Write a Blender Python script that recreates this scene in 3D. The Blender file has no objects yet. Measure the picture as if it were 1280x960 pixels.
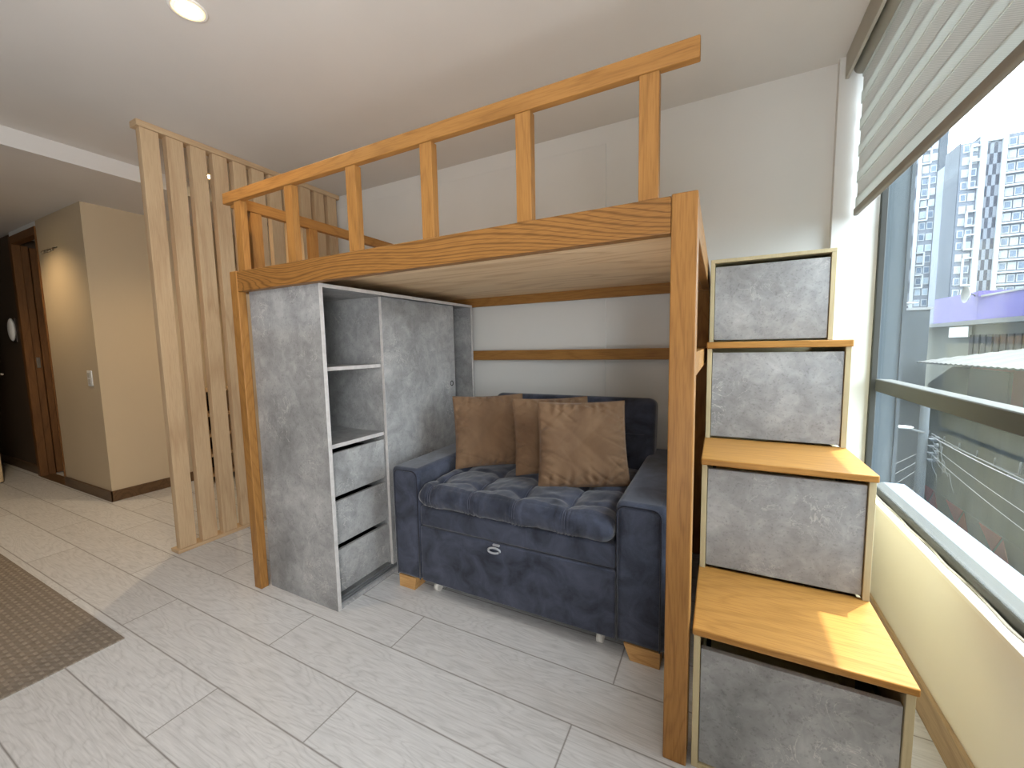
import bpy, bmesh, math, random
from mathutils import Vector, Matrix, noise

random.seed(7)
S = bpy.context.scene
COL = S.collection

# ------------------------------------------------------------------ camera
cam_d = bpy.data.cameras.new('camera')
cam_d.sensor_width = 36.0
cam_d.lens = 506.93 / 1280 * 36.0
cam_d.clip_start = 0.02
cam_d.clip_end = 400
cam = bpy.data.objects.new('camera', cam_d)
COL.objects.link(cam)
R_ = Vector((0.89032085, 0.45492146, -0.01937128))
U_ = Vector((-0.02464493, 0.09062567, 0.99558004))
F_ = Vector((-0.45466626, 0.88590827, -0.09189743))
m = Matrix((R_, U_, -F_)).transposed().to_4x4()
m.translation = (1.97684, -1.11340, 1.16492)
cam.matrix_world = m
S.camera = cam

# ------------------------------------------------------------------ world, sun, exposure
S.view_settings.view_transform = 'Standard'
S.view_settings.look = 'None'
S.view_settings.gamma = 1.0
S.view_settings.use_curve_mapping = False
S.view_settings.exposure = 0.76
SKY_STRENGTH = 6.9
SUN_STRENGTH = 5.0
try:
    S.cycles.diffuse_bounces = 7
    S.cycles.max_bounces = 14
    S.cycles.transparent_max_bounces = 16
    S.cycles.sample_clamp_indirect = 6.0
except Exception:
    pass
w = bpy.data.worlds.new('sky')
S.world = w
w.use_nodes = True
bg = w.node_tree.nodes['Background']
bg.inputs[0].default_value = (0.83, 0.925, 1.0, 1)
bg.inputs[1].default_value = SKY_STRENGTH
sd = bpy.data.lights.new('sun', 'SUN')
sd.energy = SUN_STRENGTH
sd.angle = math.radians(0.6)
sd.color = (1.0, 0.93, 0.80)
sun = bpy.data.objects.new('sun', sd)
COL.objects.link(sun)
sun.rotation_euler = Vector((0.195, 0.25, 0.948)).to_track_quat('Z', 'Y').to_euler()
sun.location = (6, 8, 30)


def area(name, loc, size, to, energy, color, portal=False):
    d = bpy.data.lights.new(name, 'AREA')
    d.shape = 'RECTANGLE'
    d.size, d.size_y = size
    d.energy = energy
    d.color = color
    o = bpy.data.objects.new(name, d)
    COL.objects.link(o)
    o.location = loc
    o.rotation_euler = Vector(to).to_track_quat('-Z', 'Y').to_euler()
    if portal:
        d.cycles.is_portal = True
    return o


# added fill lamp behind the camera, brightens the wardrobe front and sofa
area('wardrobe_fill', (2.50, -1.75, 1.35), (1.2, 1.5), (-1, .52, -.06), 21.0, (.95, .98, 1.0)).data.spread = math.radians(105)
# added unseen fill lamp, thrown up on to the ceiling for even light
area('ceiling_bounce_fill', (2.0, -2.3, 0.3), (1.1, 1.6), (0, .18, .95), 36.0, (.99, .99, 1.0)).data.spread = math.radians(140)
area('window_portal', (2.70, 0.56, 1.44), (1.5, 1.95), (-1, 0, 0), 1.0, (1, 1, 1), portal=True)

# ------------------------------------------------------------------ material helpers


def lin(c):
    return tuple(((x / 255) / 12.92 if x / 255 <= 0.04045 else ((x / 255 + 0.055) / 1.055) ** 2.4) for x in c) + (1.0,)


class NT:
    def __init__(s, name):
        s.m = bpy.data.materials.new(name)
        s.m.use_nodes = True
        s.t = s.m.node_tree
        s.b = s.t.nodes['Principled BSDF']
        s.o = s.t.nodes['Material Output']

    def n(s, typ, props=None, **ins):
        nd = s.t.nodes.new(typ)
        for k, v in (props or {}).items():
            setattr(nd, k, v)
        for k, v in ins.items():
            key = int(k[1:]) if k[0] == 'i' and k[1:].isdigit() else k.replace('_', ' ')
            if isinstance(v, bpy.types.NodeSocket):
                s.t.links.new(v, nd.inputs[key])
            else:
                nd.inputs[key].default_value = v
        return nd

    def link(s, a, b):
        s.t.links.new(a, b)

    def obj(s):
        return s.n('ShaderNodeTexCoord').outputs['Object']

    def mp(s, vec, scale=(1, 1, 1), loc=(0, 0, 0)):
        return s.n('ShaderNodeMapping', Vector=vec, Scale=scale, Location=loc).outputs[0]

    def noi(s, vec, scale, detail=3, rough=.5, dist=0):
        return s.n('ShaderNodeTexNoise', Vector=vec, Scale=scale, Detail=detail, Roughness=rough, Distortion=dist).outputs['Fac']

    def math(s, op, a, b=0.0, c=0.0):
        return s.n('ShaderNodeMath', {'operation': op}, i0=a, i1=b, i2=c).outputs[0]

    def ramp(s, fac, stops):
        r = s.n('ShaderNodeValToRGB', Fac=fac)
        e = r.color_ramp.elements
        while len(e) < len(stops):
            e.new(0.5)
        for el, (p, c) in zip(e, stops):
            el.position = p
            el.color = c
        return r.outputs[0]

    def mix(s, fac, a, b, mode='MIX'):
        nd = s.n('ShaderNodeMix', {'data_type': 'RGBA', 'blend_type': mode})
        for i, v in ((0, fac), (6, a), (7, b)):
            if isinstance(v, bpy.types.NodeSocket):
                s.t.links.new(v, nd.inputs[i])
            else:
                nd.inputs[i].default_value = v
        return nd.outputs[2]

    def bump(s, h, strength=.2, dist=.002):
        nd = s.n('ShaderNodeBump', Height=h, Strength=strength, Distance=dist)
        s.link(nd.outputs[0], s.b.inputs['Normal'])

    def col(s, c):
        if isinstance(c, bpy.types.NodeSocket):
            s.link(c, s.b.inputs['Base Color'])
        else:
            s.b.inputs['Base Color'].default_value = c

    def set(s, **k):
        for a, v in k.items():
            s.b.inputs[a.replace('_', ' ')].default_value = v


def plain(name, rgb, rough=.6, metal=0.0, spec=.4, var=.06, vs=6):
    t = NT(name)
    n = t.noi(t.obj(), vs, 4, .55)
    c = lin(rgb)
    d = tuple(x * (1 - var * 2) for x in c[:3]) + (1,)
    t.col(t.ramp(n, [(.3, d), (.7, c)]))
    t.set(Roughness=rough, Metallic=metal)
    t.b.inputs['Specular IOR Level'].default_value = spec
    return t.m


def wood(name, axis, light, dark, rings=16, rs=3.0, contrast=.65, rough=.42, pore=.25):
    t = NT(name)
    st = {'x': (.22, 1, 1), 'y': (1, .22, 1), 'z': (1, 1, .22)}[axis]
    fs = {'x': (.05, 1, 1), 'y': (1, .05, 1), 'z': (1, 1, .05)}[axis]
    o = t.obj()
    n = t.noi(t.mp(o, st), rs, 2, .4, .15)
    jit = t.noi(t.mp(o, fs), 60, 2, .5)
    f = t.math('FRACT', t.math('ADD', t.math('MULTIPLY', n, rings), t.math('MULTIPLY', jit, .35)))
    tri = t.math('ABSOLUTE', t.math('SUBTRACT', t.math('MULTIPLY', f, 2.0), 1.0))
    pr = t.noi(t.mp(o, fs), 240, 2, .6)
    big = t.noi(t.mp(o, st), 2.2, 2, .5)
    L, D = lin(light), lin(dark)
    mid = tuple(L[i] * (1 - contrast) + D[i] * contrast for i in range(3)) + (1,)
    c = t.ramp(tri, [(.0, mid), (.35, L), (.85, L), (1.0, mid)])
    p2 = t.ramp(pr, [(.35, D), (.55, (1, 1, 1, 1))])
    c = t.mix(pore, c, t.mix(1.0, c, p2, 'MULTIPLY'))
    c = t.mix(t.math('MULTIPLY', big, .35), c, mid)
    t.col(c)
    t.set(Roughness=rough)
    t.b.inputs['Specular IOR Level'].default_value = .22
    t.bump(pr, .12, .001)
    return t.m


OAKL, OAKD = (164, 118, 64), (102, 66, 30)
OAK = {a: wood('oak_' + a, a, OAKL, OAKD, rings=14, contrast=.32) for a in 'xyz'}
BEAM = wood('oak_cathedral', 'x', (158, 112, 60), (72, 45, 20), rings=62, rs=1.9, contrast=.7)
TREAD = wood('oak_tread', 'x', (184, 134, 70), (130, 86, 38), rings=14, rs=3.0, contrast=.3)
MAPLE = {a: wood('maple_' + a, a, (198, 172, 138), (150, 114, 80), rings=6, rs=1.6, contrast=.35, rough=.6, pore=.15) for a in 'xyz'}
PINE = wood('pine_board', 'x', (238, 210, 170), (192, 150, 106), rings=9, rs=2.0, contrast=.5, rough=.6, pore=.15)
EDGE = wood('edge_band', 'z', (196, 182, 146), (160, 140, 104), rings=5, rs=2, contrast=.3, rough=.6, pore=.1)
DOORW = wood('door_wood', 'z', (120, 82, 46), (84, 52, 28), rings=6, rs=2, contrast=.4, rough=.5)
PALEW = wood('pale_door_edge', 'z', (206, 180, 140), (160, 128, 90), rings=5, rs=2, contrast=.3, rough=.6)
FOOTW = wood('foot_wood', 'x', (214, 170, 112), (160, 110, 60), rings=8, rs=5, contrast=.4)


def cement():
    t = NT('cement_laminate')
    o = t.obj()
    a = t.noi(o, 3.2, 9, .62, .4)
    b = t.noi(o, 16, 6, .65, .8)
    s = t.math('ADD', t.math('MULTIPLY', a, .62), t.math('MULTIPLY', b, .38))
    c = t.ramp(s, [(.32, lin((118, 118, 118))), (.5, lin((154, 154, 154))), (.68, lin((188, 188, 187)))])
    # pale scratches of trowel marks
    v = t.n('ShaderNodeTexNoise', Vector=t.mp(o, (1, 1, 1), (3, 1, 7)), Scale=9.0, Detail=5.0, Roughness=.6, Distortion=2.2).outputs['Fac']
    k = t.math('ABSOLUTE', t.math('SUBTRACT', v, .5))
    line = t.ramp(k, [(.0, (1, 1, 1, 1)), (.014, (0, 0, 0, 1))])
    pat = t.ramp(t.noi(o, 5, 3), [(.5, (0, 0, 0, 1)), (.64, (1, 1, 1, 1))])
    msk = t.mix(1.0, line, pat, 'MULTIPLY')
    c = t.mix(t.math('MULTIPLY', msk, .55), c, lin((226, 222, 216)))
    spk = t.ramp(t.noi(o, 120, 2), [(.30, lin((120, 116, 112))), (.42, (1, 1, 1, 1))])
    c = t.mix(.25, c, t.mix(1.0, c, spk, 'MULTIPLY'))
    t.col(c)
    t.set(Roughness=.5)
    t.b.inputs['Specular IOR Level'].default_value = .35
    return t.m


CEM = cement()
CEME = plain('cement_edge', (205, 201, 198), .5, var=.1, vs=40)


def floor_mat():
    t = NT('laminate_floor')
    o = t.obj()
    sp = t.n('ShaderNodeSeparateXYZ', Vector=o)
    x, y = sp.outputs[0], sp.outputs[1]
    PW, PL = .2035, 1.19
    yr = t.math('DIVIDE', t.math('SUBTRACT', y, .070), PW)
    row = t.math('FLOOR', yr)
    fy = t.math('FRACT', yr)
    par = t.math('FLOORED_MODULO', row, 2.0)
    third = t.math('FLOORED_MODULO', row, 3.0)
    off = t.math('ADD', t.math('ADD', .215, t.math('MULTIPLY', par, .78)), t.math('MULTIPLY', third, .04))
    xr = t.math('DIVIDE', t.math('SUBTRACT', x, off), PL)
    cid = t.math('FLOOR', xr)
    fx = t.math('FRACT', xr)
    ey = t.math('MULTIPLY', t.math('SUBTRACT', .5, t.math('ABSOLUTE', t.math('SUBTRACT', fy, .5))), PW)
    ex = t.math('MULTIPLY', t.math('SUBTRACT', .5, t.math('ABSOLUTE', t.math('SUBTRACT', fx, .5))), PL)
    d = t.math('MINIMUM', ey, ex)
    seam = t.ramp(d, [(.0005, (1, 1, 1, 1)), (.0013, (0, 0, 0, 1))])
    wn = t.n('ShaderNodeTexWhiteNoise', {'noise_dimensions': '2D'}, Vector=t.n('ShaderNodeCombineXYZ', X=row, Y=cid).outputs[0])
    rnd = wn.outputs['Value']
    off3 = t.n('ShaderNodeCombineXYZ', X=t.math('MULTIPLY', rnd, 9.0), Y=t.math('MULTIPLY', rnd, 31.0), Z=rnd).outputs[0]
    pv = t.n('ShaderNodeVectorMath', {'operation': 'ADD'}, i0=o, i1=off3).outputs[0]
    n = t.noi(t.mp(pv, (.20, 1, 1)), 6.5, 3, .5, .4)
    jit = t.noi(t.mp(pv, (.05, 1, 1)), 90, 2, .5)
    f = t.math('FRACT', t.math('ADD', t.math('MULTIPLY', n, 22.0), t.math('MULTIPLY', jit, .9)))
    tri = t.math('ABSOLUTE', t.math('SUBTRACT', t.math('MULTIPLY', f, 2.0), 1.0))
    fine = t.noi(t.mp(pv, (.06, 1, 1)), 200, 3, .6)
    c = t.ramp(tri, [(.0, lin((188, 189, 191))), (.3, lin((203, 204, 206))), (1.0, lin((210, 211, 213)))])
    c = t.mix(.35, c, t.ramp(fine, [(.35, lin((180, 180, 181))), (.65, lin((219, 219, 220)))]))
    tint = t.ramp(rnd, [(.0, (.93, .92, .91, 1)), (1.0, (1, 1, 1, 1))])
    c = t.mix(1.0, c, tint, 'MULTIPLY')
    c = t.mix(t.math('MULTIPLY', seam, .75), c, lin((84, 74, 66)))
    t.col(c)
    t.set(Roughness=.46)
    t.b.inputs['Specular IOR Level'].default_value = .35
    t.bump(t.math('SUBTRACT', fine, t.math('MULTIPLY', seam, 2.0)), .1, .001)
    return t.m


FLOOR = floor_mat()


def paint(name, rgb, rough=.75):
    t = NT(name)
    o = t.obj()
    n = t.noi(o, 1.6, 4, .5)
    c = lin(rgb)
    d = tuple(x * .955 for x in c[:3]) + (1,)
    t.col(t.ramp(n, [(.35, d), (.65, c)]))
    t.set(Roughness=rough)
    t.b.inputs['Specular IOR Level'].default_value = .25
    t.bump(t.noi(o, 90, 3), .05, .001)
    return t.m


WALL = paint('white_wall_paint', (222, 221, 217))
CREAM = paint('cream_wall_paint', (230, 226, 217))
HALLP = paint('hall_warm_light_tint', (192, 174, 146))  # white wall; its dim, warm lamplight is put into this beige
CEIL = paint('ceiling_paint', (212, 209, 205))
DIMWALL = paint('painted_hall_gloom', (86, 70, 54))  # hall gloom put into the wall colour; on wall_front it cuts bounced light


def velvet(name, c0, c1, scale, sheen=.5, rough=.85, bump=.15):
    t = NT(name)
    o = t.obj()
    n = t.noi(o, scale, 5, .6, .6)
    f = t.noi(o, 420, 2, .5)
    s = t.math('ADD', t.math('MULTIPLY', n, .85), t.math('MULTIPLY', f, .15))
    t.col(t.ramp(s, [(.36, lin(c0)), (.66, lin(c1))]))
    t.set(Roughness=rough)
    t.b.inputs['Specular IOR Level'].default_value = .2
    t.b.inputs['Sheen Weight'].default_value = sheen
    t.b.inputs['Sheen Roughness'].default_value = .45
    t.bump(t.math('ADD', f, t.math('MULTIPLY', n, .6)), bump, .002)
    return t.m


SOFA = velvet('navy_nubuck', (42, 46, 58), (78, 83, 100), 9, sheen=.35)
PIPE = velvet('navy_piping', (34, 36, 46), (48, 50, 62), 20, sheen=.2)
CUSH = velvet('brown_velvet', (108, 83, 62), (130, 103, 78), 5, sheen=.25)


def rug_mat():
    t = NT('woven_rug')
    o = t.obj()
    sp = t.n('ShaderNodeSeparateXYZ', Vector=o)
    wx = t.math('SINE', t.math('MULTIPLY', sp.outputs[0], 150.0))
    wy = t.math('SINE', t.math('MULTIPLY', sp.outputs[1], 250.0))
    dash = t.math('MULTIPLY', t.math('GREATER_THAN', wx, -.2), t.math('GREATER_THAN', wy, .25))
    ws = t.math('MULTIPLY', wx, wy)
    n = t.noi(o, 60, 3)
    s = t.math('ADD', t.math('MULTIPLY', dash, .35), t.math('MULTIPLY', n, .6))
    t.col(t.ramp(s, [(.15, lin((120, 110, 99))), (.75, lin((152, 142, 130)))]))
    t.set(Roughness=.95)
    t.b.inputs['Specular IOR Level'].default_value = .1
    t.bump(ws, .5, .002)
    return t.m


RUG = rug_mat()


def glass_mat():
    t = NT('dusty_window_glass')
    o = t.obj()
    streak = t.noi(t.mp(o, (1, 12, .8)), 5, 4, .6)
    tr = t.n('ShaderNodeBsdfTransparent', Color=(.93, .955, .96, 1))
    df = t.n('ShaderNodeBsdfTranslucent', Color=(.82, .90, .95, 1))
    gl = t.n('ShaderNodeBsdfGlossy', Color=(1, 1, 1, 1), Roughness=.02)
    dust = t.math('MULTIPLY', t.ramp(streak, [(.35, (.2, .2, .2, 1)), (.75, (1, 1, 1, 1))]), .015)
    mx = t.n('ShaderNodeMixShader', Fac=dust)
    t.link(tr.outputs[0], mx.inputs[1])
    t.link(df.outputs[0], mx.inputs[2])
    m2 = t.n('ShaderNodeMixShader', Fac=.04)
    t.link(mx.outputs[0], m2.inputs[1])
    t.link(gl.outputs[0], m2.inputs[2])
    t.link(m2.outputs[0], t.o.inputs['Surface'])
    return t.m


GLASS = glass_mat()


def emit(name, rgb, strength):
    t = NT(name)
    n = t.noi(t.obj(), 30, 1)
    t.col((1, 1, 1, 1))
    t.link(t.ramp(n, [(.0, rgb), (1.0, rgb)]), t.b.inputs['Emission Color'])
    t.b.inputs['Emission Strength'].default_value = strength
    return t.m


LAMPGLOW = emit('lamp_glow', (1.0, .82, .46, 1), 30)


GOLD = emit('reflector_glow', (1.0, .55, .10, 1), 1.6)  # bulb light on the reflector ring, put in as emission


def blind_mat(name, rgb, trans, weave):
    t = NT(name)
    o = t.obj()
    sp = t.n('ShaderNodeSeparateXYZ', Vector=o)
    wv = t.math('MULTIPLY', t.math('SINE', t.math('MULTIPLY', sp.outputs[1], 900.0)), t.math('SINE', t.math('MULTIPLY', sp.outputs[2], 1500.0)))
    c = lin(rgb)
    d = tuple(x * (1 - weave) for x in c[:3]) + (1,)
    cc = t.ramp(t.math('ADD', t.math('MULTIPLY', wv, .5), .5), [(.2, d), (.8, c)])
    df = t.n('ShaderNodeBsdfDiffuse', Color=cc)
    tl = t.n('ShaderNodeBsdfTranslucent', Color=cc)
    mx = t.n('ShaderNodeMixShader', Fac=trans)
    t.link(df.outputs[0], mx.inputs[1])
    t.link(tl.outputs[0], mx.inputs[2])
    t.link(mx.outputs[0], t.o.inputs['Surface'])
    return t.m


BL_L = blind_mat('blind_opaque_band', (218, 219, 214), .40, .12)
BL_D = blind_mat('blind_mesh_band', (214, 211, 205), .40, .30)
VAL = plain('blind_valance', (176, 172, 160), .6, var=.04)
FRAME = plain('dark_aluminium', (56, 57, 53), .6, var=.06)
LEDGE = plain('pale_aluminium', (104, 116, 130), .6, var=.05)
WHITE = plain('white_plastic', (232, 230, 224), .4, var=.02)
SKIRT = wood('skirting_wood', 'y', (176, 152, 122), (120, 96, 72), rings=8, rs=3, contrast=.5)
SKIRTD = wood('dark_skirting', 'x', (104, 80, 56), (64, 46, 30), rings=8, rs=3, contrast=.5)
STEEL = plain('brushed_steel', (150, 140, 124), .4, metal=.8, var=.05)
BLACK = plain('black_plastic', (16, 16, 17), .4, var=.1)
GREYTRACK = plain('aluminium_track', (150, 152, 154), .4, metal=.5, var=.05)


# ------------------------------------------------------------------ mesh helpers
class MB:
    def __init__(s):
        s.bm = bmesh.new()

    def box(s, x0, x1, y0, y1, z0, z1, bev=0.0, seg=2, rot=None, mat=0):
        r = bmesh.ops.create_cube(s.bm, size=1.0)
        vs = r['verts']
        bmesh.ops.scale(s.bm, verts=vs, vec=(x1 - x0, y1 - y0, z1 - z0))
        if rot:
            bmesh.ops.rotate(s.bm, verts=vs, cent=(0, 0, 0), matrix=rot)
        bmesh.ops.translate(s.bm, verts=vs, vec=((x0 + x1) / 2, (y0 + y1) / 2, (z0 + z1) / 2))
        fs = set(f for v in vs for f in v.link_faces)
        for f in fs:
            f.material_index = mat
        if bev:
            es = list(set(e for v in vs for e in v.link_edges))
            rr = bmesh.ops.bevel(s.bm, geom=es, offset=bev, segments=seg, profile=.5, affect='EDGES')
            for f in rr['faces']:
                f.material_index = mat
                f.smooth = seg > 2
        return s

    def cyl(s, p0, p1, r0, r1=None, n=24, cap=True):
        r1 = r0 if r1 is None else r1
        p0, p1 = Vector(p0), Vector(p1)
        d = p1 - p0
        r = bmesh.ops.create_cone(s.bm, cap_ends=cap, segments=n, radius1=r0, radius2=r1, depth=d.length)
        q = d.to_track_quat('Z', 'Y').to_matrix()
        bmesh.ops.rotate(s.bm, verts=r['verts'], cent=(0, 0, 0), matrix=q)
        bmesh.ops.translate(s.bm, verts=r['verts'], vec=(p0 + p1) / 2)
        for f in set(f for v in r['verts'] for f in v.link_faces):
            if len(f.verts) == 4:
                f.smooth = True
        return s

    def sph(s, c, rad, sc=(1, 1, 1), u=20, v=12):
        r = bmesh.ops.create_uvsphere(s.bm, u_segments=u, v_segments=v, radius=rad)
        bmesh.ops.scale(s.bm, verts=r['verts'], vec=sc)
        bmesh.ops.translate(s.bm, verts=r['verts'], vec=c)
        for f in set(f for v in r['verts'] for f in v.link_faces):
            f.smooth = True
        return s

    def tube(s, pts, rad, n=10, closed=False):
        pts = [Vector(p) for p in pts]
        rings = []
        N = len(pts)
        up = Vector((.13, .27, .95)).normalized()
        for i, p in enumerate(pts):
            a = pts[(i - 1) % N] if (closed or i > 0) else p
            b = pts[(i + 1) % N] if (closed or i < N - 1) else p
            t = (b - a).normalized()
            x = t.cross(up)
            if x.length < 1e-3:
                x = t.cross(Vector((1, 0, 0)))
            x.normalize()
            y = t.cross(x)
            rings.append([s.bm.verts.new(p + (x * math.cos(k * 2 * math.pi / n) + y * math.sin(k * 2 * math.pi / n)) * rad) for k in range(n)])
        for i in range(N if closed else N - 1):
            A, B = rings[i], rings[(i + 1) % N]
            for k in range(n):
                f = s.bm.faces.new((A[k], A[(k + 1) % n], B[(k + 1) % n], B[k]))
                f.smooth = True
        if not closed:
            s.bm.faces.new(rings[0][::-1])
            s.bm.faces.new(rings[-1])
        return s

    def prism(s, poly, axis, a, b):
        # poly: 2-D outline in the two other axes; extruded along axis from a to b
        def P(q, t):
            return {'x': (t, q[0], q[1]), 'y': (q[0], t, q[1]), 'z': (q[0], q[1], t)}[axis]
        A = [s.bm.verts.new(P(q, a)) for q in poly]
        B = [s.bm.verts.new(P(q, b)) for q in poly]
        n = len(poly)
        s.bm.faces.new(A)
        s.bm.faces.new(B[::-1])
        for i in range(n):
            s.bm.faces.new((A[i], B[i], B[(i + 1) % n], A[(i + 1) % n]))
        return s

    def lathe(s, c, prof, n=40, axis='z'):
        rings = []
        for r, z in prof:
            ring = []
            for k in range(n):
                a = 2 * math.pi * k / n
                q = (r * math.cos(a), r * math.sin(a), z)
                if axis == 'x':
                    q = (q[2], q[0], q[1])
                if axis == 'y':
                    q = (q[0], q[2], q[1])
                ring.append(s.bm.verts.new((c[0] + q[0], c[1] + q[1], c[2] + q[2])))
            rings.append(ring)
        for A, B in zip(rings, rings[1:]):
            for k in range(n):
                f = s.bm.faces.new((A[k], A[(k + 1) % n], B[(k + 1) % n], B[k]))
                f.smooth = True
        return s

    def grid(s, fn, nu, nv, close_v=False, smooth=True):
        V = [[s.bm.verts.new(fn(i / (nu - 1), j / (nv - 1) if not close_v else j / nv)) for j in range(nv)] for i in range(nu)]
        for i in range(nu - 1):
            for j in range(nv if close_v else nv - 1):
                f = s.bm.faces.new((V[i][j], V[i + 1][j], V[i + 1][(j + 1) % nv], V[i][(j + 1) % nv]))
                f.smooth = smooth
        return V

    def build(s, name, mat, parent=None, label=None, weld=0):
        if weld:
            bmesh.ops.remove_doubles(s.bm, verts=s.bm.verts, dist=weld)
        bmesh.ops.recalc_face_normals(s.bm, faces=s.bm.faces)
        xs = [v.co for v in s.bm.verts]
        if parent is None:
            lo = Vector((min(v.x for v in xs), min(v.y for v in xs), min(v.z for v in xs)))
            hi = Vector((max(v.x for v in xs), max(v.y for v in xs), max(v.z for v in xs)))
            org = Vector(((lo.x + hi.x) / 2, (lo.y + hi.y) / 2, lo.z))
        else:
            org = WL[parent.name]
        bmesh.ops.translate(s.bm, verts=s.bm.verts, vec=-org)
        me = bpy.data.meshes.new(name)
        s.bm.to_mesh(me)
        s.bm.free()
        for mm in (mat if isinstance(mat, (list, tuple)) else [mat]):
            me.materials.append(mm)
        o = bpy.data.objects.new(name, me)
        COL.objects.link(o)
        if parent is None:
            o.location = org
        else:
            o.parent = parent
        WL[o.name] = org
        if label:
            o['label'] = label
        return o


WL = {}


def thing(name, label, cat, loc, group=None):
    o = bpy.data.objects.new(name, None)
    o.empty_display_size = .1
    COL.objects.link(o)
    o.location = loc
    WL[o.name] = Vector(loc)
    return tag(o, label, cat, group)


def tag(o, label, cat, group=None, kind=None):
    o['label'] = label
    o['category'] = cat
    if group:
        o['group'] = group
    if kind:
        o['kind'] = kind
    return o


def struct(o, label=None, cat=None):
    o['kind'] = 'structure'
    if label:
        o['label'] = label
    if cat:
        o['category'] = cat
    return o


def box(x0, x1, y0, y1, z0, z1, bev=0.0, seg=2):
    return MB().box(x0, x1, y0, y1, z0, z1, bev, seg)


# ------------------------------------------------------------------ room shell
CZ = 2.404      # ceiling height
LZ = 2.303      # dropped ceiling over the hall
struct(box(-6.2, 2.645, -3.4, 1.6, -.12, 0).build('floor', FLOOR), 'pale grey oak laminate plank floor of the room', 'floor')
struct(box(-1.495, 2.645, -3.4, 1.6, CZ, CZ + .15).build('ceiling', CEIL), 'plain off-white ceiling above the loft bed', 'ceiling')
struct(box(-6.2, -1.495, -3.4, 1.6, LZ, CZ + .15).build('ceiling_hall', CEIL), 'lower dropped ceiling over the entrance hall', 'ceiling')
b = MB()
b.box(-6.2, 2.60, 1.30, 1.6, 0, CZ)
struct(b.build('wall_back', WALL), 'white back wall behind the loft bed', 'wall')
# boxed-out panel on the back wall (leaves the seams seen at its edges)
struct(box(-.86, 1.372, 1.293, 1.30, 0, 2.305, .003, 1).build('trim_1', WALL), 'flat white wall panel behind the sofa and loft bed', 'wall panel')
struct(box(2.418, 2.606, 1.262, 1.60, 0, CZ).build('wall_column', WALL), 'white wall pier between the back wall and the window', 'wall')
b = MB()
b.box(2.566, 2.75, -3.4, 1.262, 0, .49)
b.box(2.566, 2.645, -3.4, 1.262, 2.385, CZ)
b.box(2.566, 2.645, -3.4, -.14, .49, 2.385)  # unseen; window closed off here to cut light on the stair fronts
struct(b.build('wall_right', CREAM), 'cream wall under the big window', 'wall')
struct(MB().box(-6.2, 2.75, -3.55, -3.4, 0, CZ).box(-6.2, -.4, -3.4, -1.4, 0, CZ).build('wall_front', DIMWALL), 'unseen wall behind the camera with an added block that dims the hall', 'wall')  # left block is added out of view to keep light off the hall
struct(box(-6.35, -6.2, -3.4, 1.6, 0, CZ).build('wall_left', DIMWALL), 'far end wall of the entrance hall, gloom painted in', 'wall')
struct(box(-3.215, -2.287, .215, 1.30, 0, LZ).build('wall_hall', HALLP), 'hall wall block with an outside corner and light switch, warm dim light tinted in', 'wall')
struct(box(-6.2, -3.90, .235, .40, 0, LZ).build('wall_entrance', DIMWALL), 'wall by the entrance door at the far left, its shade painted in as dark brown', 'wall')
struct(box(-3.90, -3.215, .215, .40, 2.26, LZ).build('wall_lintel', WALL), 'white wall strip above the hall doorway', 'wall')
# skirting
b = MB()
b.box(-3.215, -2.275, .203, .215, 0, .085, .002, 1)
struct(b.build('baseboard_hall', SKIRTD), 'dark wooden skirting along the hall wall', 'skirting')
b = MB()
b.box(-2.287, -2.275, .2031, 1.30, 0, .085, .002, 1)
struct(b.build('baseboard_hall_side', SKIRTD), 'dark wooden skirting running behind the slatted screen', 'skirting')
b = MB()
b.box(2.554, 2.566, -3.4, 1.262, 0, .105, .002, 1)
struct(b.build('baseboard_right', SKIRT), 'brown wooden skirting under the window', 'skirting')
struct(box(-6.2, -3.90, .223, .235, 0, .09, .002, 1).build('baseboard_entrance', SKIRTD), 'dark skirting at the far left of the hall', 'skirting')

# doorway in the hall: frame, stop and the open leaf seen edge-on
d1 = struct(bpy.data.objects.new('door_1', None), 'wood framed doorway with an open brown door leaf in the hall', 'door')
COL.objects.link(d1)
d1.location = (-3.55, .215, 0)
WL['door_1'] = Vector((-3.55, .215, 0))
b = MB()
b.box(-3.90, -3.835, .205, .262, 0, 2.26, .003, 1)
b.box(-3.835, -3.215, .205, .262, 2.19, 2.26, .003, 1)
b.box(-3.235, -3.2145, .205, .262, 0, 2.19, .003, 1)
b.build('door_frame', DOORW, d1)
box(-3.90, -3.850, .262, .312, 0, 2.19, .002, 1).build('door_stop', DOORW, d1)
leaf = box(-3.895, -3.840, .318, 1.15, .012, 2.18, .003, 1).build('door_leaf', DOORW, d1)
b = MB()
b.box(-3.850, -3.8455, .275, .300, 1.05, 1.15, .001, 1)
b.cyl((-3.846, .287, 1.065), (-3.838, .287, 1.065), .008)
b.cyl((-3.846, .287, 1.125), (-3.838, .287, 1.125), .008)
b.build('strike_plate', STEEL, d1)
struct(box(-3.84, -3.215, .205, .30, 0, .006).build('trim_2', SKIRTD), 'dark threshold strip on the hall floor', 'threshold')

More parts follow.
